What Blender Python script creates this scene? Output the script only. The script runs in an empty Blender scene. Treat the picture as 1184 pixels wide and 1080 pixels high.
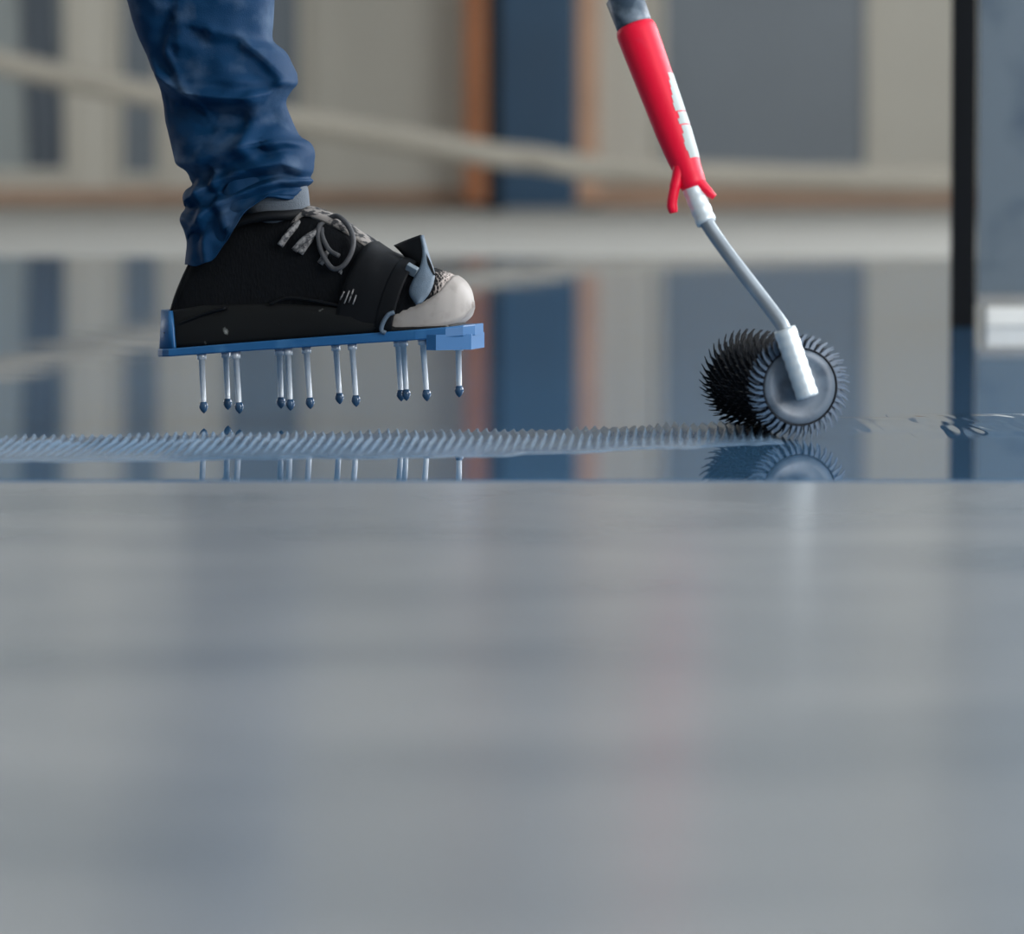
import bpy, bmesh, math, random
from mathutils import Vector, Matrix, noise
random.seed(4)
SC = bpy.context.scene
COL = SC.collection

# ------------------------------------------------------------------ camera, light, exposure
F = 5750.0; HY = 170.0; D0 = 5.0
H = (483 - HY) / 1150.0
TH = math.atan((540 - HY) / F)
cam_d = bpy.data.cameras.new('camera'); cam = bpy.data.objects.new('camera', cam_d); COL.objects.link(cam)
cam_d.sensor_fit = 'HORIZONTAL'; cam_d.sensor_width = 36.0; cam_d.lens = F / 1184 * 36
cam.location = (0, 0, H); cam.rotation_euler = (math.pi / 2 - TH, 0, 0)
cam_d.clip_start = 0.05; cam_d.clip_end = 200
cam_d.dof.use_dof = True; cam_d.dof.focus_distance = 4.9; cam_d.dof.aperture_fstop = 5.6
SC.camera = cam
SC.view_settings.view_transform = 'Standard'; SC.view_settings.look = 'None'
SC.view_settings.exposure = 0.0; SC.view_settings.gamma = 1.0; SC.view_settings.use_curve_mapping = False

W = bpy.data.worlds.new('overcast_sky'); SC.world = W; W.use_nodes = True
W.node_tree.nodes['Background'].inputs[0].default_value = (0.84, 0.92, 1.0, 1)
W.node_tree.nodes['Background'].inputs[1].default_value = 1.0

ROOM = dict(x0=-9.0, x1=5.5, y0=-5.0, y1=23.02, z=4.6)
WIN = [(-3.2, 1.4), (4.6, 8.6), (9.6, 13.6), (14.6, 18.6)]          # daylight windows of the right wall (y ranges)
WZ0, WZ1 = 0.7, 4.1
for i, (a, b) in enumerate(WIN):
    l = bpy.data.lights.new('window_or_fill_light', 'AREA'); l.shape = 'RECTANGLE'
    l.size = WZ1 - WZ0 - 0.1; l.size_y = b - a - 0.1
    l.energy = (640, 430, 420, 190)[i]; l.color = (0.95, 0.97, 1.0)
    o = bpy.data.objects.new('window_or_fill_light', l); COL.objects.link(o)
    o.location = (ROOM['x1'] + 0.1, (a + b) / 2, (WZ0 + WZ1) / 2)
    o.rotation_euler = (0, math.pi / 2, 0)

LFILL = (12.5, 18.5)                                       # opening added in the left wall, only to lighten the back wall
l = bpy.data.lights.new('window_or_fill_light', 'AREA'); l.shape = 'RECTANGLE'; l.size = WZ1 - WZ0 - 0.1; l.size_y = LFILL[1] - LFILL[0] - 0.1  # added fill lamp for the left part of the back wall
l.energy = 140; l.color = (0.97, 0.98, 1.0)
o = bpy.data.objects.new('window_or_fill_light', l); COL.objects.link(o)
o.location = (ROOM['x0'] - 0.1, sum(LFILL) / 2, (WZ0 + WZ1) / 2); o.rotation_euler = (0, -math.pi / 2, 0)

# ------------------------------------------------------------------ pixel -> place
CT, ST = math.cos(TH), math.sin(TH)
def ray(px, py):
    u = (px - 592) / F; v = (540 - py) / F
    return Vector((u, CT + v * ST, -ST + v * CT))
def ground(px, py, z=0.0):
    r = ray(px, py); t = (z - H) / r.z
    return Vector((0, 0, H)) + r * t
def at_depth(px, py, Y):
    r = ray(px, py); t = Y / r.y
    return Vector((0, 0, H)) + r * t

# ------------------------------------------------------------------ materials
def s2l(c):
    return tuple(((v / 255) / 12.92 if v / 255 <= 0.04045 else ((v / 255 + 0.055) / 1.055) ** 2.4) for v in c)
def mat(name, rgb, rough=0.5, metal=0.0, var=0.0, scale=20.0, bump=0.0, bscale=200.0, rgb2=None, thr=None, ior=1.5, spec=0.5, stretch=None):
    m = bpy.data.materials.new(name); m.use_nodes = True
    nt = m.node_tree; b = nt.nodes['Principled BSDF']
    c = s2l(rgb) + (1,)
    b.inputs['Base Color'].default_value = c; b.inputs['Roughness'].default_value = rough
    b.inputs['Metallic'].default_value = metal; b.inputs['IOR'].default_value = ior
    b.inputs['Specular IOR Level'].default_value = spec
    tc = nt.nodes.new('ShaderNodeTexCoord')
    vec = tc.outputs['Object']
    if stretch:
        mp = nt.nodes.new('ShaderNodeMapping'); mp.inputs['Scale'].default_value = stretch
        nt.links.new(vec, mp.inputs['Vector']); vec = mp.outputs['Vector']
    n = nt.nodes.new('ShaderNodeTexNoise'); n.inputs['Scale'].default_value = scale; n.inputs['Detail'].default_value = 4
    nt.links.new(vec, n.inputs['Vector'])
    r = nt.nodes.new('ShaderNodeValToRGB')
    c2 = s2l(rgb2) + (1,) if rgb2 else tuple(min(1, v * (1 + var)) for v in c[:3]) + (1,)
    c1 = c if rgb2 else tuple(v * (1 - var) for v in c[:3]) + (1,)
    lo, hi = thr if thr else (0.3, 0.7)
    r.color_ramp.elements[0].position = lo; r.color_ramp.elements[0].color = c1
    r.color_ramp.elements[1].position = hi; r.color_ramp.elements[1].color = c2
    nt.links.new(n.outputs['Fac'], r.inputs['Fac']); nt.links.new(r.outputs['Color'], b.inputs['Base Color'])
    if bump:
        n2 = nt.nodes.new('ShaderNodeTexNoise'); n2.inputs['Scale'].default_value = bscale
        nt.links.new(vec, n2.inputs['Vector'])
        bp = nt.nodes.new('ShaderNodeBump'); bp.inputs['Strength'].default_value = bump; bp.inputs['Distance'].default_value = 0.002
        nt.links.new(n2.outputs['Fac'], bp.inputs['Height']); nt.links.new(bp.outputs['Normal'], b.inputs['Normal'])
    return m

M = {}
M['wall'] = mat('beige_plaster', (196, 191, 178), 0.8, var=0.06, scale=0.7)
M['side_wall'] = mat('grey_plaster', (150, 152, 152), 0.85, var=0.05, scale=0.6)
M['ceiling'] = mat('pale_ceiling', (205, 208, 210), 0.9, var=0.03, scale=0.5)
M['screed'] = mat('bare_pale_screed', (164, 162, 155), 0.65, var=0.08, scale=1.2, stretch=(0.6, 2.5, 1))
M['wood'] = mat('orange_brown_wood', (176, 112, 72), 0.6, var=0.12, scale=3)
M['wood_pale'] = mat('pale_brown_wood', (190, 150, 122), 0.6, var=0.1, scale=3)
M['wood_dull'] = mat('dull_brown_wood', (164, 132, 108), 0.6, var=0.1, scale=3)
M['col_blue'] = mat('dark_blue_paint', (20, 58, 84), 0.45, var=0.12, scale=2)
M['dark_steel'] = mat('near_black_steel', (8, 11, 15), 0.6, spec=0.15, var=0.1, scale=4)
M['pane'] = mat('slate_glass', (112, 120, 126), 0.35, var=0.08, scale=0.9)
M['pane_pale'] = mat('pale_slate_glass', (146, 152, 150), 0.35, var=0.06, scale=0.9)
M['curtain'] = mat('slate_curtain', (98, 106, 114), 0.8, var=0.06, scale=1)
M['tape'] = mat('beige_barrier_tape', (158, 152, 139), 0.7, var=0.05, scale=4)
M['door_blue'] = mat('blue_grey_sheet', (98, 110, 118), 0.45, rgb2=(58, 76, 92), thr=(0.52, 0.72), scale=7)
M['rail'] = mat('grey_rail', (140, 140, 138), 0.5, var=0.06)
M['white'] = mat('white_batten', (240, 238, 230), 0.5, var=0.03)
M['trouser'] = mat('blue_work_cloth', (5, 50, 84), 0.65, spec=0.16, rgb2=(96, 116, 138), thr=(0.5, 1.0), scale=22, bump=0.25, bscale=900)
M['sock'] = mat('grey_sock', (92, 100, 108), 0.85, var=0.12, scale=60, bump=0.4, bscale=700)
M['lace'] = mat('charcoal_lace', (70, 70, 72), 0.7, var=0.2, scale=300)
M['lace_pale'] = mat('lit_lace_and_scuff', (140, 138, 136), 0.75, rgb2=(60, 60, 62), thr=(0.45, 0.62), scale=260)  # highlights on the laces put into the colour; scuff marks share it
M['sole'] = mat('dusty_black_sole', (22, 23, 23), 0.65, spec=0.2, rgb2=(150, 152, 146), thr=(0.66, 0.71), scale=42)
M['toe'] = mat('worn_pale_toe_rubber', (158, 151, 144), 0.55, rgb2=(122, 116, 110), thr=(0.5, 0.8), scale=50)
M['strap_black'] = mat('black_rubber_strap', (13, 15, 18), 0.6, spec=0.2, var=0.15, scale=60)
M['strap_grey'] = mat('blue_grey_webbing', (88, 104, 118), 0.6, var=0.12, scale=90, bump=0.3, bscale=900)
M['buckle'] = mat('grey_buckle', (130, 142, 150), 0.35, metal=0.4, var=0.05)
M['plate'] = mat('blue_plastic', (36, 96, 146), 0.4, rgb2=(82, 136, 180), thr=(0.55, 0.85), scale=24)
M['spike'] = mat('bright_steel', (222, 226, 228), 0.33, metal=0.35, var=0.06, scale=200)
M['drop'] = mat('wet_blue_resin_drop', (48, 76, 104), 0.12, var=0.1)
M['red'] = mat('red_plastic', (238, 6, 52), 0.45, spec=0.35, rgb2=(226, 50, 80), thr=(0.6, 0.95), scale=60)
M['print'] = mat('pale_print', (168, 178, 176), 0.5, var=0.05)
M['rod'] = mat('grey_steel_rod', (150, 158, 164), 0.38, metal=0.7, var=0.1, scale=30)
M['rod_lit'] = mat('lit_rod_steel', (214, 222, 224), 0.42, metal=0.35, var=0.05, scale=60)  # brightly lit stretches of the rod, their light put into the colour
M['roller'] = mat('black_blue_nylon', (10, 16, 24), 0.5, spec=0.25, var=0.2, scale=60)
M['roller_tip'] = mat('lit_nylon', (66, 88, 110), 0.3, var=0.2, scale=60)  # paler copy of the roller nylon: light on the near ring painted in
M['hub'] = mat('grey_hub', (96, 108, 120), 0.4, rgb2=(52, 64, 78), thr=(0.5, 0.75), scale=40)
M['connector'] = mat('slate_socket', (44, 62, 78), 0.4, rgb2=(110, 124, 136), thr=(0.5, 0.7), scale=45)

def floor_mat(name, rgb, rough, bump, bs, strtch, rgb2=None, ior=1.5, bdist=0.001):
    m = mat(name, rgb, rough, rgb2=rgb2, thr=(0.35, 0.7), scale=1.6, stretch=strtch, ior=ior, var=0.06)
    nt = m.node_tree; b = nt.nodes['Principled BSDF']
    if bump:
        tc = nt.nodes.new('ShaderNodeTexCoord'); n2 = nt.nodes.new('ShaderNodeTexNoise')
        n2.inputs['Scale'].default_value = bs; n2.inputs['Detail'].default_value = 2
        nt.links.new(tc.outputs['Object'], n2.inputs['Vector'])
        bp = nt.nodes.new('ShaderNodeBump'); bp.inputs['Strength'].default_value = bump; bp.inputs['Distance'].default_value = bdist
        nt.links.new(n2.outputs['Fac'], bp.inputs['Height']); nt.links.new(bp.outputs['Normal'], b.inputs['Normal'])
    return m
M['wet'] = floor_mat('fresh_wet_resin', (60, 98, 130), 0.02, 0.10, 3.0, (1, 1, 1), rgb2=(66, 104, 136), bdist=0.003)
M['coat'] = floor_mat('satin_grey_resin', (152, 155, 156), 0.23, 0.0, 3.0, (1.6, 2.2, 1), rgb2=(126, 132, 136))

# ------------------------------------------------------------------ builders
def link(name, verts, faces, material, parent=None, smooth=True, mats=None, fm=None):
    me = bpy.data.meshes.new(name); me.from_pydata([tuple(v) for v in verts], [], faces); me.update()
    for mm in ([material] if mats is None else mats): me.materials.append(mm)
    if smooth: me.polygons.foreach_set('use_smooth', [True] * len(me.polygons))
    if fm: me.polygons.foreach_set('material_index', fm)
    bm = bmesh.new(); bm.from_mesh(me); bmesh.ops.recalc_face_normals(bm, faces=bm.faces); bm.to_mesh(me); bm.free()
    o = bpy.data.objects.new(name, me); COL.objects.link(o)
    if parent: o.parent = parent
    return o
def tag(o, label=None, cat=None, group=None, kind=None):
    if label: o['label'] = label
    if cat: o['category'] = cat
    if group: o['group'] = group
    if kind: o['kind'] = kind
    return o
def empty(name, loc=(0, 0, 0), mw=None):
    o = bpy.data.objects.new(name, None); COL.objects.link(o); o.empty_display_size = 0.05
    if mw is not None: o.matrix_world = mw
    else: o.location = loc
    return o
def boxdata(x0, x1, y0, y1, z0, z1):
    v = [(x, y, z) for x in (x0, x1) for y in (y0, y1) for z in (z0, z1)]
    f = [(0, 1, 3, 2), (4, 6, 7, 5), (0, 4, 5, 1), (2, 3, 7, 6), (0, 2, 6, 4), (1, 5, 7, 3)]
    return v, f
def box(name, x0, x1, y0, y1, z0, z1, material, parent=None, bevel=0.0):
    bm = bmesh.new(); v, f = boxdata(x0, x1, y0, y1, z0, z1)
    bv = [bm.verts.new(p) for p in v]
    for q in f: bm.faces.new([bv[i] for i in q])
    bmesh.ops.recalc_face_normals(bm, faces=bm.faces)
    if bevel: bmesh.ops.bevel(bm, geom=list(bm.edges), offset=bevel, segments=2, affect='EDGES', profile=0.6)
    me = bpy.data.meshes.new(name); bm.to_mesh(me); bm.free(); me.materials.append(material)
    o = bpy.data.objects.new(name, me); COL.objects.link(o)
    if parent: o.parent = parent
    return o
def struct(o): o['kind'] = 'structure'; return o
def catmull(pts, n=8):
    pts = [Vector(p) for p in pts]; out = []
    P = [pts[0] * 2 - pts[1]] + pts + [pts[-1] * 2 - pts[-2]]
    for i in range(1, len(P) - 2):
        for k in range(n):
            t = k / n; a, b, c, d = P[i - 1], P[i], P[i + 1], P[i + 2]
            out.append(0.5 * ((2 * b) + (c - a) * t + (2 * a - 5 * b + 4 * c - d) * t * t + (3 * b - a - 3 * c + d) * t ** 3))
    out.append(pts[-1]); return out
def tubedata(pts, rad, n=10, flat=1.0, upv=Vector((0, 0, 1))):
    """swept tube; rad: number or list; capped"""
    pts = [Vector(p) for p in pts]; L = len(pts)
    if not hasattr(rad, '__len__'): rad = [rad] * L
    V = []; Fc = []; prev = None
    for i, p in enumerate(pts):
        t = (pts[min(i + 1, L - 1)] - pts[max(i - 1, 0)]).normalized()
        if prev is None:
            a = t.cross(upv)
            if a.length < 1e-4: a = t.cross(Vector((1, 0, 0)))
        else: a = prev - t * prev.dot(t)
        a.normalize(); prev = a; b = t.cross(a)
        for k in range(n):
            q = 2 * math.pi * k / n
            V.append(p + a * math.cos(q) * rad[i] + b * math.sin(q) * rad[i] * flat)
    for i in range(L - 1):
        for k in range(n):
            Fc.append((i * n + k, i * n + (k + 1) % n, (i + 1) * n + (k + 1) % n, (i + 1) * n + k))
    Fc.append(tuple(range(n))[::-1]); Fc.append(tuple((L - 1) * n + k for k in range(n)))
    return V, Fc
def tube(name, pts, rad, material, parent=None, n=10, flat=1.0, upv=Vector((0, 0, 1))):
    V, Fc = tubedata(pts, rad, n, flat, upv)
    return link(name, V, Fc, material, parent)
def merge(lst):
    V = []; Fc = []
    for v, f in lst:
        o = len(V); V += list(v); Fc += [tuple(i + o for i in q) for q in f]
    return V, Fc
def interp(x, tab):
    if x <= tab[0][0]: return tab[0][1]
    for (a, va), (b, vb) in zip(tab, tab[1:]):
        if x <= b: return va + (vb - va) * (x - a) / (b - a)
    return tab[-1][1]
def soft(x, tab, d=5.0):
    return sum(interp(x + d * k / 3, tab) for k in range(-3, 4)) / 7
def sstep(a, b, x):
    t = max(0, min(1, (x - a) / (b - a))); return t * t * (3 - 2 * t)

# ------------------------------------------------------------------ the hall
R_ = ROOM
struct(box('floor', R_['x0'], R_['x1'] + 0.4, R_['y0'], R_['y1'], -0.2, -0.004, M['screed']))
struct(box('ceiling', R_['x0'], R_['x1'] + 0.4, R_['y0'], R_['y1'], R_['z'], R_['z'] + 0.2, M['ceiling']))
struct(box('wall_back', R_['x0'], R_['x1'] + 0.4, R_['y1'], R_['y1'] + 0.25, -0.004, R_['z'], M['wall']))
xa_, xb_ = R_['x0'] - 0.25, R_['x0']
v, f = merge([boxdata(xa_, xb_, R_['y0'], LFILL[0], -0.004, R_['z']), boxdata(xa_, xb_, LFILL[1], R_['y1'], -0.004, R_['z']),
              boxdata(xa_, xb_, LFILL[0], LFILL[1], -0.004, WZ0), boxdata(xa_, xb_, LFILL[0], LFILL[1], WZ1, R_['z'])])
struct(link('wall_left', v, f, M['side_wall'], smooth=False))
struct(box('wall_front', R_['x0'], R_['x1'] + 0.4, R_['y0'] - 0.25, R_['y0'], -0.004, R_['z'], M['side_wall']))
segs = []; yy = R_['y0']
x1, x2 = R_['x1'], R_['x1'] + 0.25
for a, b in WIN:
    segs.append(boxdata(x1, x2, yy, a, -0.004, R_['z'])); segs.append(boxdata(x1, x2, a, b, -0.004, WZ0)); segs.append(boxdata(x1, x2, a, b, WZ1, R_['z'])); yy = b
segs.append(boxdata(x1, x2, yy, R_['y1'], -0.004, R_['z']))
v, f = merge(segs); struct(link('wall_right', v, f, M['side_wall'], smooth=False))
for i, (a, b, wxp) in enumerate([w_ + (x1 + 0.2,) for w_ in WIN] + [LFILL + (R_['x0'] - 0.2,)]):  # the last one frames the added left fill-light opening
    w = struct(empty('window_%d' % (i + 1), (wxp, (a + b) / 2, WZ0)))
    hy, hz = (b - a) / 2, WZ1 - WZ0
    v, f = merge([boxdata(-0.03, 0.03, -hy, hy, 0, 0.06), boxdata(-0.03, 0.03, -hy, hy, hz - 0.06, hz), boxdata(-0.03, 0.03, -hy, -hy + 0.06, 0, hz), boxdata(-0.03, 0.03, hy - 0.06, hy, 0, hz)])
    link('window_frame', v, f, M['dark_steel'], w, smooth=False)
    for k in (-1, 0, 1): box('mullion', -0.02, 0.02, k * hy / 2 - 0.025, k * hy / 2 + 0.025, 0.06, hz - 0.06, M['dark_steel'], w)

# resin coats on the screed
Y_EDGE = ground(592, 555).y; Y_WET_END = ground(592, 297).y
struct(box('floor_satin_coat', -6.0, 5.4, -4.5, Y_EDGE + 0.02, -0.006, -0.0012, M['coat']))
wet = struct(box('floor_wet_resin', -6.0, 5.4, Y_EDGE, Y_WET_END, -0.006, 0.0, M['wet'], bevel=0.0009))

# things against the back wall
YB = R_['y1']
def wx(px, Y=YB): return at_depth(px, 200, Y).x
def wz(py, Y=YB): return at_depth(592, py, Y).z
def pane_window(n, px0, px1, py_bot, material, extra=None):
    x0, x1 = wx(px0), wx(px1); zb = wz(py_bot); zt = 2.7
    w = struct(empty('window_%d' % n, ((x0 + x1) / 2, YB, zb))); hw = (x1 - x0) / 2; hz = zt - zb
    box('window_pane', -hw, hw, -0.012, -0.001, 0, hz, material, w)
    v, f = merge([boxdata(-hw - 0.03, -hw, -0.04, -0.001, -0.03, hz + 0.03), boxdata(hw, hw + 0.03, -0.04, -0.001, -0.03, hz + 0.03),
                  boxdata(-hw, hw, -0.04, -0.001, hz, hz + 0.03), boxdata(-hw, hw, -0.04, -0.001, -0.03, 0)])
    link('window_frame', v, f, M['wall'], w, smooth=False)
    if extra: extra(w, hw, hz)
    return w
def curtain(px0, px1):
    def fn(w, hw, hz):
        V = []; Fc = []; a, b = wx(px0) - w.location.x, wx(px1) - w.location.x; n = 40
        for i in range(n + 1):
            for z in (0.01, hz - 0.02):
                t = i / n; V.append((a + (b - a) * t + (0.10 if z > 1 else 0) * -1 , -0.035 + 0.015 * math.sin(t * 18), z))
        for i in range(n): Fc.append((2 * i, 2 * i + 2, 2 * i + 3, 2 * i + 1))
        link('curtain', V, Fc, M['curtain'], w)
    return fn
pane_window(6, -60, 76, 196, M['pane_pale'], curtain(34, 74))
pane_window(7, 143, 182, 200, M['pane'])
pane_window(8, 262, 346, 205, M['pane'])
pane_window(9, 768, 1000, 192, M['pane'])

zb_, zt_ = wz(236), wz(219)
struct(box('baseboard_left', R_['x0'], wx(537), YB - 0.03, YB, max(-0.004, zb_), zt_, M['wood_dull']))
struct(box('baseboard_right', wx(692), R_['x1'], YB - 0.03, YB, max(-0.004, wz(244)), wz(214), M['wood_dull']))

# blue steel column with timber posts either side
YC = ground(592, 243).y
cx0, cx1 = at_depth(566, 200, YC).x, at_depth(666, 200, YC).x
c = empty('steel_column', ((cx0 + cx1) / 2, YC + 0.25, -0.004)); hw = (cx1 - cx0) / 2
tag(c, 'wide dark blue column between two timber posts by the far wall', 'column')
box('shaft', -hw, hw, -0.2, 0.2, 0.012, 4.6, M['col_blue'], c, bevel=0.01)
box('base_plate', -hw - 0.0, hw + 0.0, -0.22, 0.22, 0.0, 0.012, M['rail'], c)
def post(px0, px1, Y, m, label, cat='post', name='timber_post'):
    a, b = at_depth(px0, 200, Y).x, at_depth(px1, 200, Y).x
    p = empty(name, ((a + b) / 2, Y, -0.004)); hw = (b - a) / 2
    box('shaft', -hw, hw, -hw, hw, 0.02, 4.6, m, p, bevel=0.004); box('foot', -hw - 0.01, hw + 0.01, -hw - 0.01, hw + 0.01, 0, 0.02, M['dark_steel'], p)
    return tag(p, label, cat)
post(537, 562, ground(592, 236).y - 0.9, M['wood'], 'orange brown timber post left of the dark blue column')
post(669, 692, ground(592, 236).y - 0.9, M['wood_pale'], 'pale brown timber post right of the dark blue column')
post(563, 579, YC - 0.12, M['dark_steel'], 'thin near black strip for the shaded left edge of the blue column', name='column_shade_edge')  # dark strip standing in for shade along the column's left edge

# barrier tape sagging across the hall
YT = 20.0
tp = [at_depth(x, y, YT) for x, y in [(-1900, -290), (-1300, -190), (-600, -65), (0, 72), (180, 110), (540, 174), (620, 184), (700, 196), (850, 203), (1100, 208), (1500, 190), (2080, 150)]]
cp = catmull(tp, 10); V = []; Fc = []
for i, p in enumerate(cp):
    tw = 0.012 * math.sin(i * 0.5)
    V += [p + Vector((0, tw, 0.05)), p + Vector((0, -tw, -0.05)), p + Vector((0, -tw + 0.004, -0.05)), p + Vector((0, tw + 0.004, 0.05))]
for i in range(len(cp) - 1):
    for k in range(4): Fc.append((4 * i + k, 4 * i + (k + 1) % 4, 4 * i + 4 + (k + 1) % 4, 4 * i + 4 + k))
tag(link('barrier_tape', V, Fc, M['tape']), 'pale beige barrier tape stretched across the hall before the blue column', 'tape')

# right: black door post with a blue-grey leaf
YD = ground(1115, 378).y
dx0, dx1 = at_depth(1101, 300, YD).x, at_depth(1128, 300, YD).x
d = empty('partition_door', ((dx0 + dx1) / 2, YD, 0.0))
tag(d, 'blue grey sheet partition door with black edge post standing on wet floor', 'door')
hw = (dx1 - dx0) / 2
box('frame_post', -hw, hw, 0, 0.035, 0.0, 2.2, M['dark_steel'], d, bevel=0.002)
zl = at_depth(1150, 340, YD + 0.02).z
box('leaf', hw + 0.004, hw + 1.0, 0.012, 0.03, zl, 2.2, M['door_blue'], d, bevel=0.001)
box('bottom_rail', hw + 0.002, hw + 1.0, 0.006, 0.036, 0.035, zl - 0.001, M['rail'], d, bevel=0.001)
box('sill_batten', hw + 0.016, hw + 1.0, -0.004, 0.04, 0.0, 0.030, M['white'], d, bevel=0.003)
box('handle_plate', hw + 0.3, hw + 0.34, -0.006, 0.013, 0.95, 1.15, M['dark_steel'], d, bevel=0.003)

# ------------------------------------------------------------------ roller track in the wet resin
def track_mesh():
    x0 = ground(-60, 515).x; x1 = ground(905, 510).x
    pitch = 10.6 / 1240
    nx = int((x1 - x0) / (pitch / 8)); ny = 44
    V = []; Fc = []
    for i in range(nx + 1):
        t = i / nx; x = x0 + (x1 - x0) * t
        px = 592 + x / 4.7 * F
        yt = interp(px, [(-60, 509), (200, 504), (540, 500), (870, 497)]); yb = interp(px, [(-60, 536), (300, 532), (560, 529), (700, 522), (870, 515), (905, 512)])
        yb += 1.6 * noise.noise(Vector((x * 22, 0.5, 9.1))) + 0.8 * noise.noise(Vector((x * 90, 3.5, 2.1)))
        Yf = ground(592, yt).y; Yn = ground(592, yb).y
        for j in range(ny + 1):
            s = j / ny; y = Yn + (Yf - Yn) * s
            ch = abs(s - 0.62) * 1.5                             # chevron
            wob = 0.22 * noise.noise(Vector((x * 14, y * 6, 1.7)))
            ph = (x / pitch + ch * 1.1 + wob)
            fr = ph - math.floor(ph)
            saw = (fr / 0.7 if fr < 0.7 else (1 - fr) / 0.3)
            env = sstep(0, 0.10, s) * sstep(1.0, 0.86, s)
            rowb = 0.55 + 0.45 * sstep(0.3, 0.6, s)
            am = 0.75 + 0.5 * noise.noise(Vector((x * 30, y * 12, 0.3)))
            endf = sstep(0, 0.03, t) * sstep(1.0, 0.985, t)
            z = 0.0004 + endf * env * (0.0012 + 0.0066 * rowb * am * saw * sstep(0.05, 0.5, s) * (1 + 0.5 * sstep(560, 760, px)))
            V.append((x, y, z if env * endf > 0.001 else -0.0005))
    for i in range(nx):
        for j in range(ny): Fc.append((i * (ny + 1) + j, (i + 1) * (ny + 1) + j, (i + 1) * (ny + 1) + j + 1, i * (ny + 1) + j + 1))
    return V, Fc
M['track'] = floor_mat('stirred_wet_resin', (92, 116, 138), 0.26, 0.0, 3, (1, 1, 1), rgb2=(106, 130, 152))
v, f = track_mesh()
o = link('roller_track', v, f, M['track'], wet); o['kind'] = 'stuff'; o['label'] = 'row of raised ridges left in the resin by the roller'
def ripple_patch(pxa, pxb, pya, pyb, amp, seed):
    a = ground(pxa, pyb); b = ground(pxb, pya); nx, ny = 140, 40; V = []; Fc = []
    for i in range(nx + 1):
        for j in range(ny + 1):
            u, w = i / nx, j / ny; x = a.x + (b.x - a.x) * u; y = a.y + (b.y - a.y) * w
            e = sstep(0, .2, u) * sstep(1, .8, u) * sstep(0, .25, w) * sstep(1, .75, w)
            z = e * (0.0004 + amp * (0.5 + 0.5 * noise.noise(Vector((x * 70, y * 9, seed)))))
            V.append((x, y, z if e > 0.001 else -0.0004))
    for i in range(nx):
        for j in range(ny): Fc.append((i * (ny + 1) + j, (i + 1) * (ny + 1) + j, (i + 1) * (ny + 1) + j + 1, i * (ny + 1) + j + 1))
    o = link('ripple', V, Fc, M['wet'], wet); o['kind'] = 'stuff'
ripple_patch(1060, 1184 + 60, 478, 508, 0.0022, 3.0)
ripple_patch(975, 1090, 482, 502, 0.0008, 5.0)

# ------------------------------------------------------------------ shoe plane: local frame (a along shoe, b away from camera, z up)
PSI = math.radians(13)
O_ = ground(185, 484); ex = Vector((math.cos(PSI), -math.sin(PSI), 0)); en = Vector((math.sin(PSI), math.cos(PSI), 0))
MW = Matrix(((ex.x, en.x, 0, O_.x), (ex.y, en.y, 0, O_.y), (0, 0, 1, 0), (0, 0, 0, 1)))
CAMP = Vector((0, 0, H))
def L(px, py, b=0.0):
    """local point on the shoe plane (shifted b away) that the pixel shows"""
    r = ray(px, py); t = ((O_ + en * b) - CAMP).dot(en) / r.dot(en); p = CAMP + r * t - O_
    return Vector((p.dot(ex), b, p.z))

# ---- person: one leg in work trousers
per = empty('person', mw=MW)
tag(per, 'person in dusty blue work trousers stepping with one lifted foot', 'person')
RINGS = [(60, -700, 290, -700), (70, -560, 292, -560), (84, -420, 300, -420), (92, -300, 310, -300), (98, -200, 316, -200), (112, -110, 318, -110), (135, -40, 316, -40),
         (150, 0, 314, 0), (156, 22, 313, 25), (162, 40, 313, 46), (170, 58, 326, 58), (177, 70, 335, 73), (182, 82, 340, 88), (183, 90, 342, 97), (185, 98, 336, 105), (187, 107, 330, 118), (190, 122, 334, 134),
         (193, 138, 339, 148), (197, 152, 345, 158), (201, 168, 356, 165), (204, 180, 361, 175), (208, 190, 361, 188), (218, 198, 360, 198), (222, 208, 357, 205), (224, 214, 360, 209), (217, 220, 357, 213), (214, 228, 353, 216),
         (216, 240, 354, 219), (212, 248, 353, 222), (211, 256, 352, 224), (216, 268, 351, 226), (219, 280, 350, 227), (218, 294, 349, 229), (217, 306, 348, 231)]
def seg_d(p, a, b):
    ab = (b[0] - a[0], b[1] - a[1]); ap = (p[0] - a[0], p[1] - a[1])
    t = max(0, min(1, (ap[0] * ab[0] + ap[1] * ab[1]) / (ab[0] ** 2 + ab[1] ** 2)))
    dx, dy = ap[0] - ab[0] * t, ap[1] - ab[1] * t
    cr = ab[0] * ap[1] - ab[1] * ap[0]
    return math.hypot(dx, dy), (1 if cr > 0 else -1)
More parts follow.
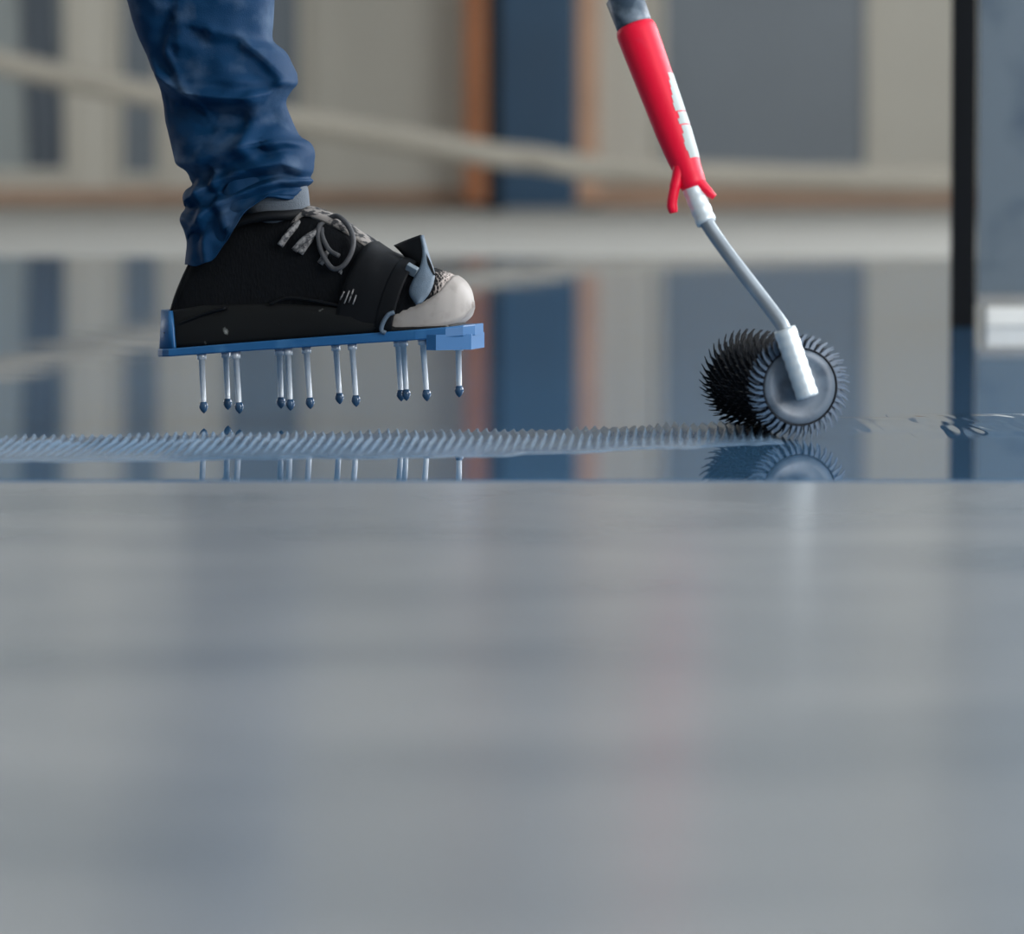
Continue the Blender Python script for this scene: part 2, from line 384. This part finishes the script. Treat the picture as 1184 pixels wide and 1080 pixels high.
# folds: polyline, ridge height(m), width px, side hollow (positive: hollow under the line)
FOLDS = [([(178, 74), (200, 92), (226, 108), (262, 114), (300, 116), (325, 110), (343, 95)], 0.013, 9, 0.019, 24),
         ([(215, 30), (208, 62), (224, 92), (255, 140)], 0.004, 5, 0.004, 9),
         ([(262, 38), (292, 45), (318, 68), (338, 90)], 0.006, 8, 0.007, 16),
         ([(310, 120), (303, 145), (298, 172)], 0.009, 10, 0.0, 10),
         ([(210, 192), (240, 190), (275, 178), (300, 170)], 0.006, 9, 0.006, 16),
         ([(322, 168), (340, 163), (360, 164)], 0.006, 6, 0.007, 9),
         ([(228, 232), (262, 212), (305, 196), (340, 190), (361, 199)], 0.009, 8, 0.010, 11),
         ([(238, 262), (262, 238), (300, 222), (335, 208), (358, 210)], 0.007, 6, 0.007, 9),
         ([(240, 215), (246, 250), (252, 300)], 0.004, 6, 0.002, 8),
         ([(262, 205), (268, 235), (275, 262)], 0.005, 6, 0.006, 9),
         ([(225, 10), (222, 50)], 0.003, 7, 0.003, 9),
         ([(240, 70), (280, 60), (310, 78)], -0.004, 16, 0, 10)]
def fold(px, py):
    h = 0
    for pl, amp, w, hol, hw in FOLDS:
        best = (1e9, 1)
        for a, b in zip(pl, pl[1:]):
            dd, sd = seg_d((px, py), a, b)
            if dd < best[0]: best = (dd, sd)
        dd, sd = best
        h += amp * math.exp(-(dd / w) ** 2)
        if sd > 0: h -= hol * math.exp(-((dd - hw) / (hw * 0.75)) ** 2)
    return max(-0.017, min(0.017, h))
def trousers():
    NR = 230; NA = 132; V = []; Fc = []
    n = len(RINGS)
    # arc parameter: finer in the visible part
    par = [i * (n - 1) / (NR - 1) for i in range(NR)]
    rows = []
    for u in par:
        i = min(int(u), n - 2); t = u - i
        A, B = RINGS[i], RINGS[i + 1]
        P0 = RINGS[max(i - 1, 0)]; P3 = RINGS[min(i + 2, n - 1)]
        rows.append([0.5 * (2 * A[k] + (B[k] - P0[k]) * t + (2 * P0[k] - 5 * A[k] + 4 * B[k] - P3[k]) * t * t + (3 * A[k] - P0[k] - 3 * B[k] + P3[k]) * t ** 3) for k in range(4)])
    for ri, (lx, ly, rx, ry) in enumerate(rows):
        cxp, cyp = (lx + rx) / 2, (ly + ry) / 2; hwp = math.hypot(rx - lx, ry - ly) / 2
        dep = min(0.082, 0.80 * hwp / 1150)
        for k in range(NA):
            q = 2 * math.pi * k / NA
            cq, sq = math.cos(q), math.sin(q)
            e = 0.86
            cx = math.copysign(abs(cq) ** e, cq); sx = math.copysign(abs(sq) ** e, sq)
            px = cxp + (rx - lx) / 2 * cx; py = cyp + (ry - ly) / 2 * cx
            if ri > NR * 0.75 and sx < 0:                        # near side of the hem sags a little
                py += interp(px, [(217, 0), (240, 14), (262, 20), (285, 0), (300, -16), (322, -20), (348, -4)]) * min(1, -sx * 1.3) * sstep(0.8, 1, ri / NR)
            p = L(px, py)
            b = dep * sx
            nw = -sx if sx < 0 else 0
            far = sx if sx > 0 else 0
            fd = 0
            if py > -120:
                fd = max(fold(px, py), -0.017 + 0.010 * sstep(185, 205, py)) * max(0, min(1, nw * 1.6))
                fd += 0.8 * fold(542 - px, py + 9) * max(0, min(1, far * 1.6)) if far > 0 else 0
            wn = noise.noise(Vector((px * 0.018, py * 0.022, q * 0.6))) * 0.005 + noise.noise(Vector((px * 0.05, py * 0.06, sx * 2 + 7))) * 0.0026
            vis = 1.0 - abs(cx) ** 6
            V.append(Vector((p.x, b + (fd + wn * vis) * (-1 if sx < 0 else 1), p.z)))
    # inner hem
    base = len(V)
    cen = Vector((0, 0, 0))
    last = V[(NR - 1) * NA: NR * NA]; cen = sum(last, Vector()) / NA
    for f_, up in ((0.95, 0.0), (0.90, 0.02), (0.86, 0.045)):
        for p in last: V.append(cen + (p - cen) * f_ + Vector((-up * 0.15, 0, up)))
    tot = NR + 3
    for i in range(tot - 1):
        for k in range(NA): Fc.append((i * NA + k, i * NA + (k + 1) % NA, (i + 1) * NA + (k + 1) % NA, (i + 1) * NA + k))
    Fc.append(tuple(range(NA)))
    return V, Fc
v, f = trousers(); link('trouser_leg', v, f, M['trouser'], per)
# lower leg with sock
pts = catmull([L(309, 207), L(314, 218), L(319, 234), L(322, 252), L(320, 268), L(316, 290)], 6)
rr = [interp(i / (len(pts) - 1), [(0, .027), (0.35, .028), (0.55, .026), (0.75, .018), (1, .014)]) for i in range(len(pts))]
tube('sock', pts, rr, M['sock'], per, n=36, flat=1.25)
# ------------------------------------------------------------------ work shoe
shoe = empty('work_shoe', mw=MW)
tag(shoe, 'black laced work shoe with worn pale toe strapped onto blue spiked sole', 'shoe')
def ybot(px): return 401.5 - (px - 192) * 0.0735
TOP = [(192, 372), (198, 358), (206, 348), (213, 331), (224, 306), (240, 278), (262, 258), (290, 250), (318, 250), (335, 247), (350, 245), (365, 247), (385, 254), (405, 266), (425, 280), (445, 295), (462, 303), (480, 306), (500, 310), (515, 314), (528, 320), (537, 327), (543, 336), (546.2, 346), (546.8, 351)]
HWD = [(192, .012), (200, .024), (215, .031), (250, .035), (300, .036), (360, .039), (420, .045), (470, .047), (500, .045), (520, .039), (535, .029), (543, .018), (546.8, .006)]
TOEB = [(500, 0), (515, 0), (530, 4), (540, 10), (546.8, 19)]
def section(px, k, n, off=0.0, lift=0.0):
    """k 0..n : near bottom over the top to far bottom"""
    q = math.pi * k / n
    yb = ybot(px) - interp(px, TOEB) - lift; yt = soft(px, TOP, 5 if 215 < px < 530 else 1)
    hw = soft(px, HWD, 6 if px < 530 else 2)
    zb = L(px, yb).z; zt = L(px, yt).z; x = L(px, (yb + yt) / 2).x
    hgt = zt - zb
    cs, sn = -math.cos(q), math.sin(q)
    narrow = 1 - 0.10 * sstep(0.06, 0.13, hgt) * sn ** 2
    pw = 0.62 if hgt < 0.075 else 0.5
    y = math.copysign(abs(cs) ** pw, cs) * hw * narrow * (1 - 0.06 * (1 - sn))
    z = zb + hgt * sn ** 0.78
    # outward offset
    c = Vector((x, 0, zb + hgt * 0.35)); p = Vector((x, y, z)); dr = p - c
    if dr.length > 1e-6: p = p + dr.normalized() * off
    return p
def loft(stations, n, secf):
    V = []; Fc = []
    for px in stations:
        for k in range(n + 1): V.append(secf(px, k, n))
    for i in range(len(stations) - 1):
        for k in range(n): Fc.append((i * (n + 1) + k, i * (n + 1) + k + 1, (i + 1) * (n + 1) + k + 1, (i + 1) * (n + 1) + k))
        Fc.append((i * (n + 1), (i + 1) * (n + 1), (i + 1) * (n + 1) + n, i * (n + 1) + n))
    Fc.append(tuple(range(n + 1))); Fc.append(tuple((len(stations) - 1) * (n + 1) + k for k in range(n + 1)))
    return V, Fc
# upper material: black, knitted speckles towards the toe
mu = bpy.data.materials.new('black_knit_upper'); mu.use_nodes = True; nt = mu.node_tree; bs = nt.nodes['Principled BSDF']; bs.inputs['Roughness'].default_value = 0.8; bs.inputs['Specular IOR Level'].default_value = 0.15
tc = nt.nodes.new('ShaderNodeTexCoord'); mp = nt.nodes.new('ShaderNodeMapping'); mp.inputs['Rotation'].default_value = (0, math.radians(-35), 0); mp.inputs['Scale'].default_value = (520, 300, 200)
nt.links.new(tc.outputs['Object'], mp.inputs['Vector'])
vo = nt.nodes.new('ShaderNodeTexVoronoi'); vo.inputs['Scale'].default_value = 1.0; nt.links.new(mp.outputs['Vector'], vo.inputs['Vector'])
sx_ = nt.nodes.new('ShaderNodeSeparateXYZ'); nt.links.new(tc.outputs['Object'], sx_.inputs['Vector'])
mr = nt.nodes.new('ShaderNodeMapRange'); mr.inputs['From Min'].default_value = L(488, 330).x; mr.inputs['From Max'].default_value = L(536, 330).x
nt.links.new(sx_.outputs['X'], mr.inputs['Value'])
add = nt.nodes.new('ShaderNodeMath'); add.operation = 'MULTIPLY_ADD'; nt.links.new(mr.outputs['Result'], add.inputs[0]); add.inputs[1].default_value = 1.1
ds_ = nt.nodes.new('ShaderNodeMath'); ds_.operation = 'MULTIPLY'; ds_.inputs[1].default_value = 0.5
nt.links.new(vo.outputs['Distance'], ds_.inputs[0]); nt.links.new(ds_.outputs[0], add.inputs[2])
rp = nt.nodes.new('ShaderNodeValToRGB'); rp.color_ramp.elements[0].position = 0.72; rp.color_ramp.elements[0].color = s2l((13, 15, 18)) + (1,)
rp.color_ramp.elements[1].position = 1.0; rp.color_ramp.elements[1].color = s2l((196, 184, 176)) + (1,)
sb = nt.nodes.new('ShaderNodeMath'); sb.operation = 'MULTIPLY'; nt.links.new(add.outputs[0], sb.inputs[0]); sb.inputs[1].default_value = 0.9
nt.links.new(sb.outputs[0], rp.inputs['Fac']); nt.links.new(rp.outputs['Color'], bs.inputs['Base Color'])
bp = nt.nodes.new('ShaderNodeBump'); bp.inputs['Strength'].default_value = 0.5; bp.inputs['Distance'].default_value = 0.001
nt.links.new(vo.outputs['Distance'], bp.inputs['Height']); nt.links.new(bp.outputs['Normal'], bs.inputs['Normal'])
ST_ = [192, 195, 198, 202, 206, 210, 214, 219, 225, 232, 240, 250, 262, 275, 290, 305, 320, 335, 350, 362, 375, 388, 400, 412, 425, 438, 450, 462, 475, 488, 500, 510, 518, 525, 531, 536, 540, 543, 545, 546.2, 546.8]
def crease(px, k, n):
    p = section(px, k, n)
    return p + Vector((0, 0.0012 * noise.noise(Vector((px * .08, k * .35, 0))), 0.001 * noise.noise(Vector((px * .11, k * .3, 4)))))
v, f = loft(ST_, 40, crease); link('upper', v, f, mu, shoe)
# collar rim and tongue
v, f = merge([tubedata(catmull([L(x, y, b) for x, y, b in [(236, 283, -.018), (262, 262, -.029), (300, 251, -.031), (332, 249, -.024), (352, 247, -.008), (352, 247, .008), (332, 249, .024), (300, 251, .031), (262, 262, .029), (236, 283, .018)]], 5), 0.0052, 10)])
link('collar', v, f, M['strap_black'], shoe)
tg = catmull([L(338, 262), L(350, 246), L(362, 243), L(384, 251), L(404, 262), L(424, 277), L(440, 292)], 6)
V = []; Fc = []; wd = 9
for i, p in enumerate(tg):
    t = i / (len(tg) - 1); w = 0.024 - 0.004 * t
    for k in range(wd): 
        s = k / (wd - 1) * 2 - 1; V.append(p + Vector((0, s * w, 0.004 - 0.007 * s * s)))
for i in range(len(tg) - 1):
    for k in range(wd - 1): Fc.append((i * wd + k, i * wd + k + 1, (i + 1) * wd + k + 1, (i + 1) * wd + k))
M['tongue'] = mat('worn_grey_tongue', (134, 128, 122), 0.8, rgb2=(38, 38, 40), thr=(0.48, 0.56), scale=120)
o = link('tongue', V, Fc, M['tongue'], shoe); sm = o.modifiers.new('thick', 'SOLIDIFY'); sm.thickness = 0.004; sm.offset = -1
# sole: dusty midsole all round
def solesec(px, k, n):
    hgt = interp(px, [(190, 34), (200, 42), (245, 46), (330, 42), (430, 30), (452, 16), (466, 6), (520, 3), (540, 3)])
    yb = ybot(px) + 0.5; hw = interp(px, HWD) + interp(px, [(440, .004), (470, .0005)])
    zb = L(px, yb).z; zt = L(px, yb - hgt).z; x = L(px, yb - 10).x
    prof = [(-0.96, 0), (-1.0, .12), (-1.02, .35), (-0.99, .7), (-0.95, .95), (-0.9, 1), (0.9, 1), (0.95, .95), (0.99, .7), (1.02, .35), (1.0, .12), (0.96, 0)]
    a, b = prof[k]
    return Vector((x, a * hw, zb + (zt - zb) * b))
v, f = loft([196, 197.5, 200, 204, 210, 216, 225, 245, 270, 300, 330, 360, 390, 420, 445, 470, 490, 505, 520, 530], 11, solesec); link('midsole', v, f, M['sole'], shoe)
# rubber toe bumper
BUMP = [(450, 6), (460, 12), (480, 22), (497, 28), (508, 34), (518, 41), (526, 52), (533, 75), (540, 120)]
def toesec(px, k, n):
    p = section(px, k, n, 0.0016); yb = ybot(px) - interp(px, TOEB)
    lim = L(px, yb - interp(px, BUMP)).z
    if p.z > lim: p = section(px, k, n, -0.004 * sstep(0, 0.003, p.z - lim) + 0.0016)
    return p
tb = [450 + i * 2.2 for i in range(41)] + [541, 542.5, 544, 545, 546, 546.8]
v, f = loft(tb, 60, toesec); link('toe_cap', v, f, M['toe'], shoe)
# heel tab
v, f = tubedata(catmull([L(204, 362, -.012), L(209, 345, -.014), L(217, 325, -.012), L(226, 306, -.008)], 5), 0.009, 10, 0.6); link('heel_tab', v, f, M['strap_black'], shoe)
v, f = merge([tubedata(catmull([L(312 + 0 * i, 352, -.041), L(330, 345, -.040), L(352, 346, -.041), L(385, 352, -.044), L(410, 358, -.047)], 5), 0.0016, 8) for i in range(1)])
link('side_overlay', v, f, M['strap_black'], shoe)
# laces
def lace(pts, r=0.0026, m='lace', name='lace'):
    return tube(name, catmull([L(*p) for p in pts], 6), r, M[m], shoe, n=8)
for i in range(4):
    x = 338 + i * 23; y = 262 + i * 9 + (i > 1) * (i - 1) * 3
    lace([(x - 14, y + 22, -.036), (x - 4, y + 8, -.031), (x + 10, y - 6 + i, -.018), (x + 22, y - 12 + i * 1.5, 0.0)], 0.0034, 'lace_pale')
lace([(340, 290, -.039), (352, 277, -.036), (366, 268, -.028), (378, 258, -.012)], 0.0034, 'lace_pale')
lace([(378, 258, -.014), (369, 262, -.026), (369, 282, -.036), (376, 300, -.042), (386, 311, -.045), (398, 306, -.046), (407, 290, -.042), (408, 274, -.034), (401, 259, -.024), (390, 250, -.016), (378, 253, -.010)], 0.0026)
lace([(380, 256, -.008), (398, 262, .004), (416, 270, .012), (432, 279, .012), (442, 290, .004), (440, 297, -.004), (428, 290, -.004), (410, 276, -.006), (392, 264, -.006)], 0.0026)
lace([(376, 258, -.012), (372, 270, -.030), (380, 288, -.040), (392, 296, -.044)], 0.0024)
v, f = tubedata(catmull([L(371, 259, -.014), L(377, 255, -.012), L(384, 256, -.010), L(388, 260, -.008)], 4), [0.002] + [0.0055] * 11 + [0.002], 10); link('lace_knot', v, f, M['lace'], shoe)

# ------------------------------------------------------------------ spiked sandal
san = empty('spiked_sandal', mw=MW)
tag(san, 'blue plastic spiked sole with long steel spikes strapped under the work shoe', 'spiked shoe')
def plate():
    """side profile along a, plan outline in b"""
    hwP = [(183, .010), (186, .022), (191, .034), (200, .042), (300, .046), (440, .052), (500, .052), (530, .046), (548, .034), (558, .018)]
    ST2 = [183, 184, 186, 189, 193, 200, 215, 240, 280, 320, 360, 400, 440, 470, 495, 515, 530, 540, 548, 553, 556, 558]
    V = []; Fc = []
    for px in ST2:
        hw = interp(px, hwP); yt = 402.5 - (px - 185) * 0.0755; yb = 411.5 - (px - 183) * 0.0655
        zt, zb, x = L(px, yt).z, L(px, yb).z, L(px + interp(px, [(183, 3), (200, 9), (300, 0), (500, 0), (558, -4)]), (yt + yb) / 2).x
        c = 0.0012
        for (a, z) in [(-hw + c, zb), (-hw, zb + c), (-hw, zt - c), (-hw + c, zt), (hw - c, zt), (hw, zt - c), (hw, zb + c), (hw - c, zb)]: V.append(Vector((x, a, z)))
    n = 8
    for i in range(len(ST2) - 1):
        for k in range(n): Fc.append((i * n + k, i * n + (k + 1) % n, (i + 1) * n + (k + 1) % n, (i + 1) * n + k))
    Fc.append(tuple(range(n))); Fc.append(tuple((len(ST2) - 1) * n + k for k in range(n)))
    return V, Fc
v, f = plate(); link('sole_plate', v, f, M['plate'], san, smooth=False)
# heel rim: curved upstand
def rim():
    V = []; Fc = []; N = 24
    for i in range(N + 1):
        q = -1.25 + 2.5 * i / N
        hh = 46 if abs(q) < 1.05 else 46 - (abs(q) - 1.05) / 0.2 * 40
        for (rad, py) in [(1.0, 404), (1.0, 404 - hh), (0.90, 404 - hh), (0.90, 404)]:
            back = L(185 + (0 if py > 380 else 2.0), py)
            cxl = back.x + 0.0378
            V.append(Vector((cxl - 0.0365 * rad * math.cos(q), 0.0405 * rad * math.sin(q), back.z)))
    for i in range(N):
        for k in range(4): Fc.append((i * 4 + k, i * 4 + (k + 1) % 4, i * 4 + 4 + (k + 1) % 4, i * 4 + 4 + k))
    Fc.append((0, 1, 2, 3)); Fc.append((N * 4, N * 4 + 1, N * 4 + 2, N * 4 + 3))
    return V, Fc
v, f = rim(); link('heel_rim', v, f, M['plate'], san)
# toe crossbar under the plate, corner turned to the light
def prism(pl, zb, zt, ):
    n = len(pl); V = [Vector((x, y, zb)) for x, y in pl] + [Vector((x, y, zt)) for x, y in pl]
    return V, [tuple(range(n))[::-1], tuple(range(n, 2 * n))] + [(i, (i + 1) % n, n + (i + 1) % n, n + i) for i in range(n)]
b0 = L(507, 392); b1 = L(552, 403)
pl = [(b0.x, -.050), (L(519, 392).x, -.0535), (b1.x, -.026), (b1.x, .030), (L(519, 392).x, .053), (b0.x, .050)]
v, f = prism(pl, b1.z, L(530, 385).z); link('toe_block', v, f, M['plate'], san, smooth=False)
# spikes
SPK = [(233, 412, 235.8, 477, -.030), (261, 410, 263.5, 473, .030), (272.5, 411, 277, 477.5, -.034), (323, 407, 325, 471.5, .012), (332.7, 407, 336, 474, -.034), (354, 405, 359, 472, -.020),
       (388, 402, 393, 466.5, .034), (407, 401, 412, 469.5, -.036), (460, 397, 464, 463, .030), (466, 397, 470, 462.5, .012), (488.5, 395, 493.7, 463, -.034), (530, 402, 531, 458.5, -.012)]
for (xa, ya, xb, yb, b) in SPK:
    A, B = L(xa, ya - 4, b), L(xb, yb, b); dv = (B - A).normalized(); ln = (B - A).length
    pts = [A, A + dv * 0.0065, A + dv * 0.0066, A + dv * (ln - 0.010), A + dv * (ln - 0.0005)]
    s_ = tube('spike', pts, [0.0048, 0.0048, 0.0030, 0.0028, 0.0018], M['spike'], san, n=12, upv=Vector((1, 0, 0)))
    q = [A + dv * (ln - 0.011), A + dv * (ln - 0.0085), A + dv * (ln - 0.005), A + dv * (ln - 0.0015), A + dv * (ln + 0.0008)]
    tube('resin_drop', q, [0.0026, 0.0043, 0.0048, 0.0028, 0.0005], M['drop'], s_, n=12, upv=Vector((1, 0, 0)))
# straps
def strap_band(name, pxb0, pxb1, pxt0, pxt1, off, material, th=0.003, n=30, k0=0.0):
    V = []; Fc = []; m = 8
    for k in range(n + 1):
        t = k / n; sn = math.sin(math.pi * t)
        for j in range(m + 1):
            u = j / m; px = (pxb0 + (pxb1 - pxb0) * u) * (1 - sn) + (pxt0 + (pxt1 - pxt0) * u) * sn
            V.append(section(px, k, n, off + 0.0006 * math.sin(u * 3.14)))
    for k in range(n):
        for j in range(m): Fc.append((k * (m + 1) + j, k * (m + 1) + j + 1, (k + 1) * (m + 1) + j + 1, (k + 1) * (m + 1) + j))
    o = link(name, V, Fc, material, san)
    s = o.modifiers.new('thick', 'SOLIDIFY'); s.thickness = th; s.offset = 1
    return o
fs = strap_band('forefoot_strap', 398, 456, 432, 478, 0.003, M['strap_black'])
for (xa, ya, xb, yb) in [(393, 347, 398, 337), (398, 351, 404, 336), (403, 350, 409, 334), (408, 352, 412, 341)]:
    tube('scuff_mark', [L(xa, ya, -.0545), L(xb, yb, -.0530)], 0.0008, M['lace_pale'], fs, n=6)
st = strap_band('webbing_strap', 446, 466, 470, 488, 0.0042, M['strap_black'], th=0.0025)
# free strap end standing up
fl = [[L(478, 308, -.012), L(503, 318, -.030)], [L(474, 303, -.010), L(498, 304, -.026)], [L(466, 294, -.004), L(492, 290, -.016)], [L(456, 284, .010), L(487, 272, -.004)]]
V = []; Fc = []
A_ = catmull([r[0] for r in fl], 5); B_ = catmull([r[1] for r in fl], 5)
for a, b in zip(A_, B_):
    for j in range(7): V.append(a.lerp(b, j / 6) + Vector((0, -0.004 * math.sin(j / 6 * 3.14), 0)))
for i in range(len(A_) - 1):
    for j in range(6): Fc.append((i * 7 + j, i * 7 + j + 1, (i + 1) * 7 + j + 1, (i + 1) * 7 + j))
o = link('strap_end', V, Fc, M['strap_black'], st); s = o.modifiers.new('thick', 'SOLIDIFY'); s.thickness = 0.0022; s.offset = 0
# lit edge web folded forward from the strap end
e0 = catmull([L(487, 273, -.006), L(489, 290, -.018), L(486, 308, -.030), L(476, 328, -.043), L(474, 340, -.047), L(482, 352, -.050)], 5)
e1 = catmull([L(489, 272, -.005), L(497, 300, -.016), L(502, 316, -.026), L(501, 328, -.038), L(496, 340, -.046), L(487, 350, -.050)], 5)
V = []; Fc = []
for a, b in zip(e0, e1):
    for j in range(7): V.append(a.lerp(b, j / 6) + Vector((0, -0.004 * math.sin(j / 6 * 3.14), 0)))
for i in range(len(e0) - 1):
    for j in range(6): Fc.append((i * 7 + j, i * 7 + j + 1, (i + 1) * 7 + j + 1, (i + 1) * 7 + j))
o = link('strap_fold', V, Fc, M['strap_grey'], st); s = o.modifiers.new('thick', 'SOLIDIFY'); s.thickness = 0.002; s.offset = 0
# buckle and side loop
c0 = L(476, 312, -.036)
o = box('buckle', -0.006, 0.006, -0.003, 0.003, -0.005, 0.005, M['buckle'], san, bevel=0.0012); o.location = c0; o.rotation_euler = (0.5, 0.5, 0)
tube('strap_loop', catmull([L(456, 361, -.053), L(449, 364, -.0545), L(443, 373, -.055), L(441, 382, -.054), L(446, 385, -.053)], 5), 0.0022, M['strap_grey'], san, n=8)
tube('heel_strap', catmull([L(192, 385, -.026), L(215, 372, -.034), L(240, 362, -.038), L(262, 356, -.040)], 5), 0.004, M['strap_black'], san, n=8, flat=0.5)

# ------------------------------------------------------------------ spiked roller
G0 = ground(926, 509)                                           # near end contact
RR = 0.049
axis = (at_depth(862, 440, G0.y + 0.16) - at_depth(926, 448, G0.y)); axis.z = 0
AL = axis.length; axis.normalize()
C0 = Vector((G0.x, G0.y, RR + 0.0005))
side = Vector((axis.y, -axis.x, 0))                              # horizontal, perpendicular to axis
rol = empty('spiked_roller', (C0.x, C0.y, 0.0))
tag(rol, 'spiked roller with red grip and bent steel rod rolling through wet resin', 'roller')
base = Vector((C0.x, C0.y, 0))
def RP(s, ang, r):  # point on the roller: s along axis, angle, radius, local to the empty
    return Vector((0, 0, C0.z)) + axis * s + side * (r * math.cos(ang)) + Vector((0, 0, r * math.sin(ang)))
def revolve(profile, n=48):
    V = []; Fc = []
    for (s, r) in profile:
        for k in range(n): V.append(RP(s, 2 * math.pi * k / n, r))
    for i in range(len(profile) - 1):
        for k in range(n): Fc.append((i * n + k, i * n + (k + 1) % n, (i + 1) * n + (k + 1) % n, (i + 1) * n + k))
    return V, Fc
v, f = revolve([(0.006, 0.004), (0.006, 0.0345), (0.002, 0.0355), (0.002, 0.0365), (0.008, 0.0372), (AL - 0.008, 0.0372), (AL - 0.002, 0.0365), (AL - 0.002, 0.004)])
link('sleeve', v, f, M['roller'], rol)
v, f = revolve([(0.0045, 0.003), (0.003, 0.006), (0.0015, 0.010), (0.0035, 0.0125), (0.0045, 0.020), (0.0035, 0.026), (0.0015, 0.0335), (0.004, 0.0350)]); link('end_cap', v, f, M['hub'], rol)
def spikes(s_list, n, r0, r1, w, curl):
    V = []; Fc = []
    for si, s in enumerate(s_list):
        for k in range(n):
            a = 2 * math.pi * (k + 0.5 * (si % 2)) / n + random.uniform(-.02, .02)
            rows = []
            for t in (0, 0.55, 1.0):
                r = r0 + (r1 - r0) * t; aa = a - curl * t * t
                ww = w * (1 - 0.75 * t); da = ww / r; ds = ww * 0.8
                o = len(V)
                V += [RP(s - ds, aa - da, r), RP(s + ds, aa - da, r), RP(s + ds, aa + da, r), RP(s - ds, aa + da, r)]
                rows.append(o)
            for a_, b_ in zip(rows, rows[1:]):
                for q in range(4): Fc.append((a_ + q, a_ + (q + 1) % 4, b_ + (q + 1) % 4, b_ + q))
            o = rows[-1]; Fc.append((o, o + 1, o + 2, o + 3))
    return V, Fc
nr = 15
v, f = spikes([0.016 + (AL - 0.022) * i / (nr - 1) for i in range(nr)], 40, 0.0365, RR, 0.0017, 0.16)
o = link('bristles', v, f, M['roller'], rol, smooth=False); o['kind'] = 'stuff'
v, f = spikes([0.004, 0.010], 40, 0.0360, RR + 0.0005, 0.0019, 0.10)
o = link('end_bristles', v, f, M['roller_tip'], rol, smooth=False); o['kind'] = 'stuff'; o['label'] = 'ring of lit blue grey spikes at the near end'
YR = G0.y
def RL(px, py, dy=0.0): return at_depth(px, py, YR - 0.014 + dy) - base
# axle bracket and upper rod end (flicker-lit look modelled in), rod, grip, socket, pole
def ringed(a, b, r, nring, amp, flat=1.0):  # raised rings stand in for stripes of flickering light on the rod
    pts = []; rad = []
    for i in range(nring * 4 + 1):
        t = i / (nring * 4); pts.append(a.lerp(b, t)); rad.append(r + (amp if i % 4 in (1, 2) else 0))
    return pts, rad
a, b = RL(934, 459), RL(907, 380)
p, r = ringed(a, b, 0.0102, 7, 0.0005); tube('axle_bracket', p, r, M['rod_lit'], rol, n=20, upv=Vector((0, 1, 0)))
tube('axle', [RL(934, 452), RL(933, 452, 0.03), Vector((0, 0, C0.z)) + axis * 0.06], 0.006, M['rod'], rol, n=14)
pts = catmull([RL(907, 382), RL(901, 371, .003), RL(880, 343, .012), RL(850, 304, .022), RL(828, 274, .03), RL(815, 254, .035)], 8)
tube('rod', pts, 0.0066, M['rod'], rol, n=16)
a, b = RL(817, 258, .034), RL(799, 214, .045)
p, r = ringed(a, b, 0.0092, 4, 0.0005); tube('lit_rod_end', p, r, M['rod_lit'], rol, n=20, upv=Vector((0, 1, 0)))
ga, gb = RL(803, 218, .044), RL(734, 31, .085); gd = gb - ga
GR = [(0, .0105), (0.03, .0128), (0.10, .0132), (0.2, .0150), (0.35, .0168), (0.6, .0180), (0.85, .0192), (0.97, .0196), (1.0, .0180)]
NG = 40
gp = [ga + gd * (i / NG) for i in range(NG + 1)]
grip = tube('grip', gp, [interp(i / NG, GR) for i in range(NG + 1)], M['red'], rol, n=36)
# small lugs at the grip's lower end
tube('lug', catmull([RL(787, 190, .045), RL(783, 206, .042), RL(779, 222, .04), RL(777, 236, .04), RL(779, 246, .04)], 5), [0.006, 0.0065, 0.0065, 0.006, 0.006, 0.0055, 0.0055, 0.0055, 0.0055, 0.005, 0.005, 0.005, 0.005, 0.005, 0.005, 0.005, 0.005, 0.005, 0.0048, 0.0045, 0.004], M['red'], rol, n=12)
tube('lug', catmull([RL(797, 200, .045), RL(808, 212, .042), RL(818, 221, .04), RL(826, 228, .04)], 5), [0.008, 0.008, 0.0078, 0.0075, 0.007, 0.0065, 0.006, 0.0058, 0.0055, 0.005, 0.0048, 0.0045, 0.004, 0.0036, 0.0032, 0.0028], M['red'], rol, n=12)
# worn pale print along the grip (unreadable in the photograph)
gt = gd.normalized(); gx = (Vector((1, 0, 0)) - gt * gt.x).normalized(); gy = gt.cross(gx)
if gy.y > 0: gy = -gy                                            # gy towards the camera
bars = [(0.665, 0.62, 26), (0.62, 0.575, 32), (0.575, 0.53, 36), (0.53, 0.485, 42), (0.485, 0.435, 46), (0.428, 0.39, 40), (0.39, 0.355, 48), (0.348, 0.30, 44), (0.30, 0.25, 50), (0.25, 0.20, 54), (0.20, 0.155, 50)]
lst = []
for t1, t0, ang in bars:
    V = []; Fc = []; na = 10; nb = 3
    for i in range(nb + 1):
        t = t0 + (t1 - t0) * i / nb; r = interp(t, GR) + 0.0004
        for k in range(na + 1):
            q = math.radians(-25 + (ang + 22 + 25) * k / na)
            V.append(ga + gd * t + gx * r * math.cos(q) + gy * r * math.sin(q))
    for i in range(nb):
        for k in range(na): Fc.append((i * (na + 1) + k, i * (na + 1) + k + 1, (i + 1) * (na + 1) + k + 1, (i + 1) * (na + 1) + k))
    lst.append((V, Fc))
v, f = merge(lst); o = link('print', v, f, M['print'], grip); o['label'] = 'pale worn lettering blocks along the grip'
pa, pb = ga + gd * 0.985, ga + gd * 1.42
tube('socket', [pa, pa.lerp(pb, .1), pa.lerp(pb, .45), pa.lerp(pb, .47), pb], [.0165, .0172, .0178, .0150, .0150], M['connector'], rol, n=24)
tube('pole', [ga + gd * 1.40, ga + gd * 8.0], 0.0135, M['rod'], rol, n=20)
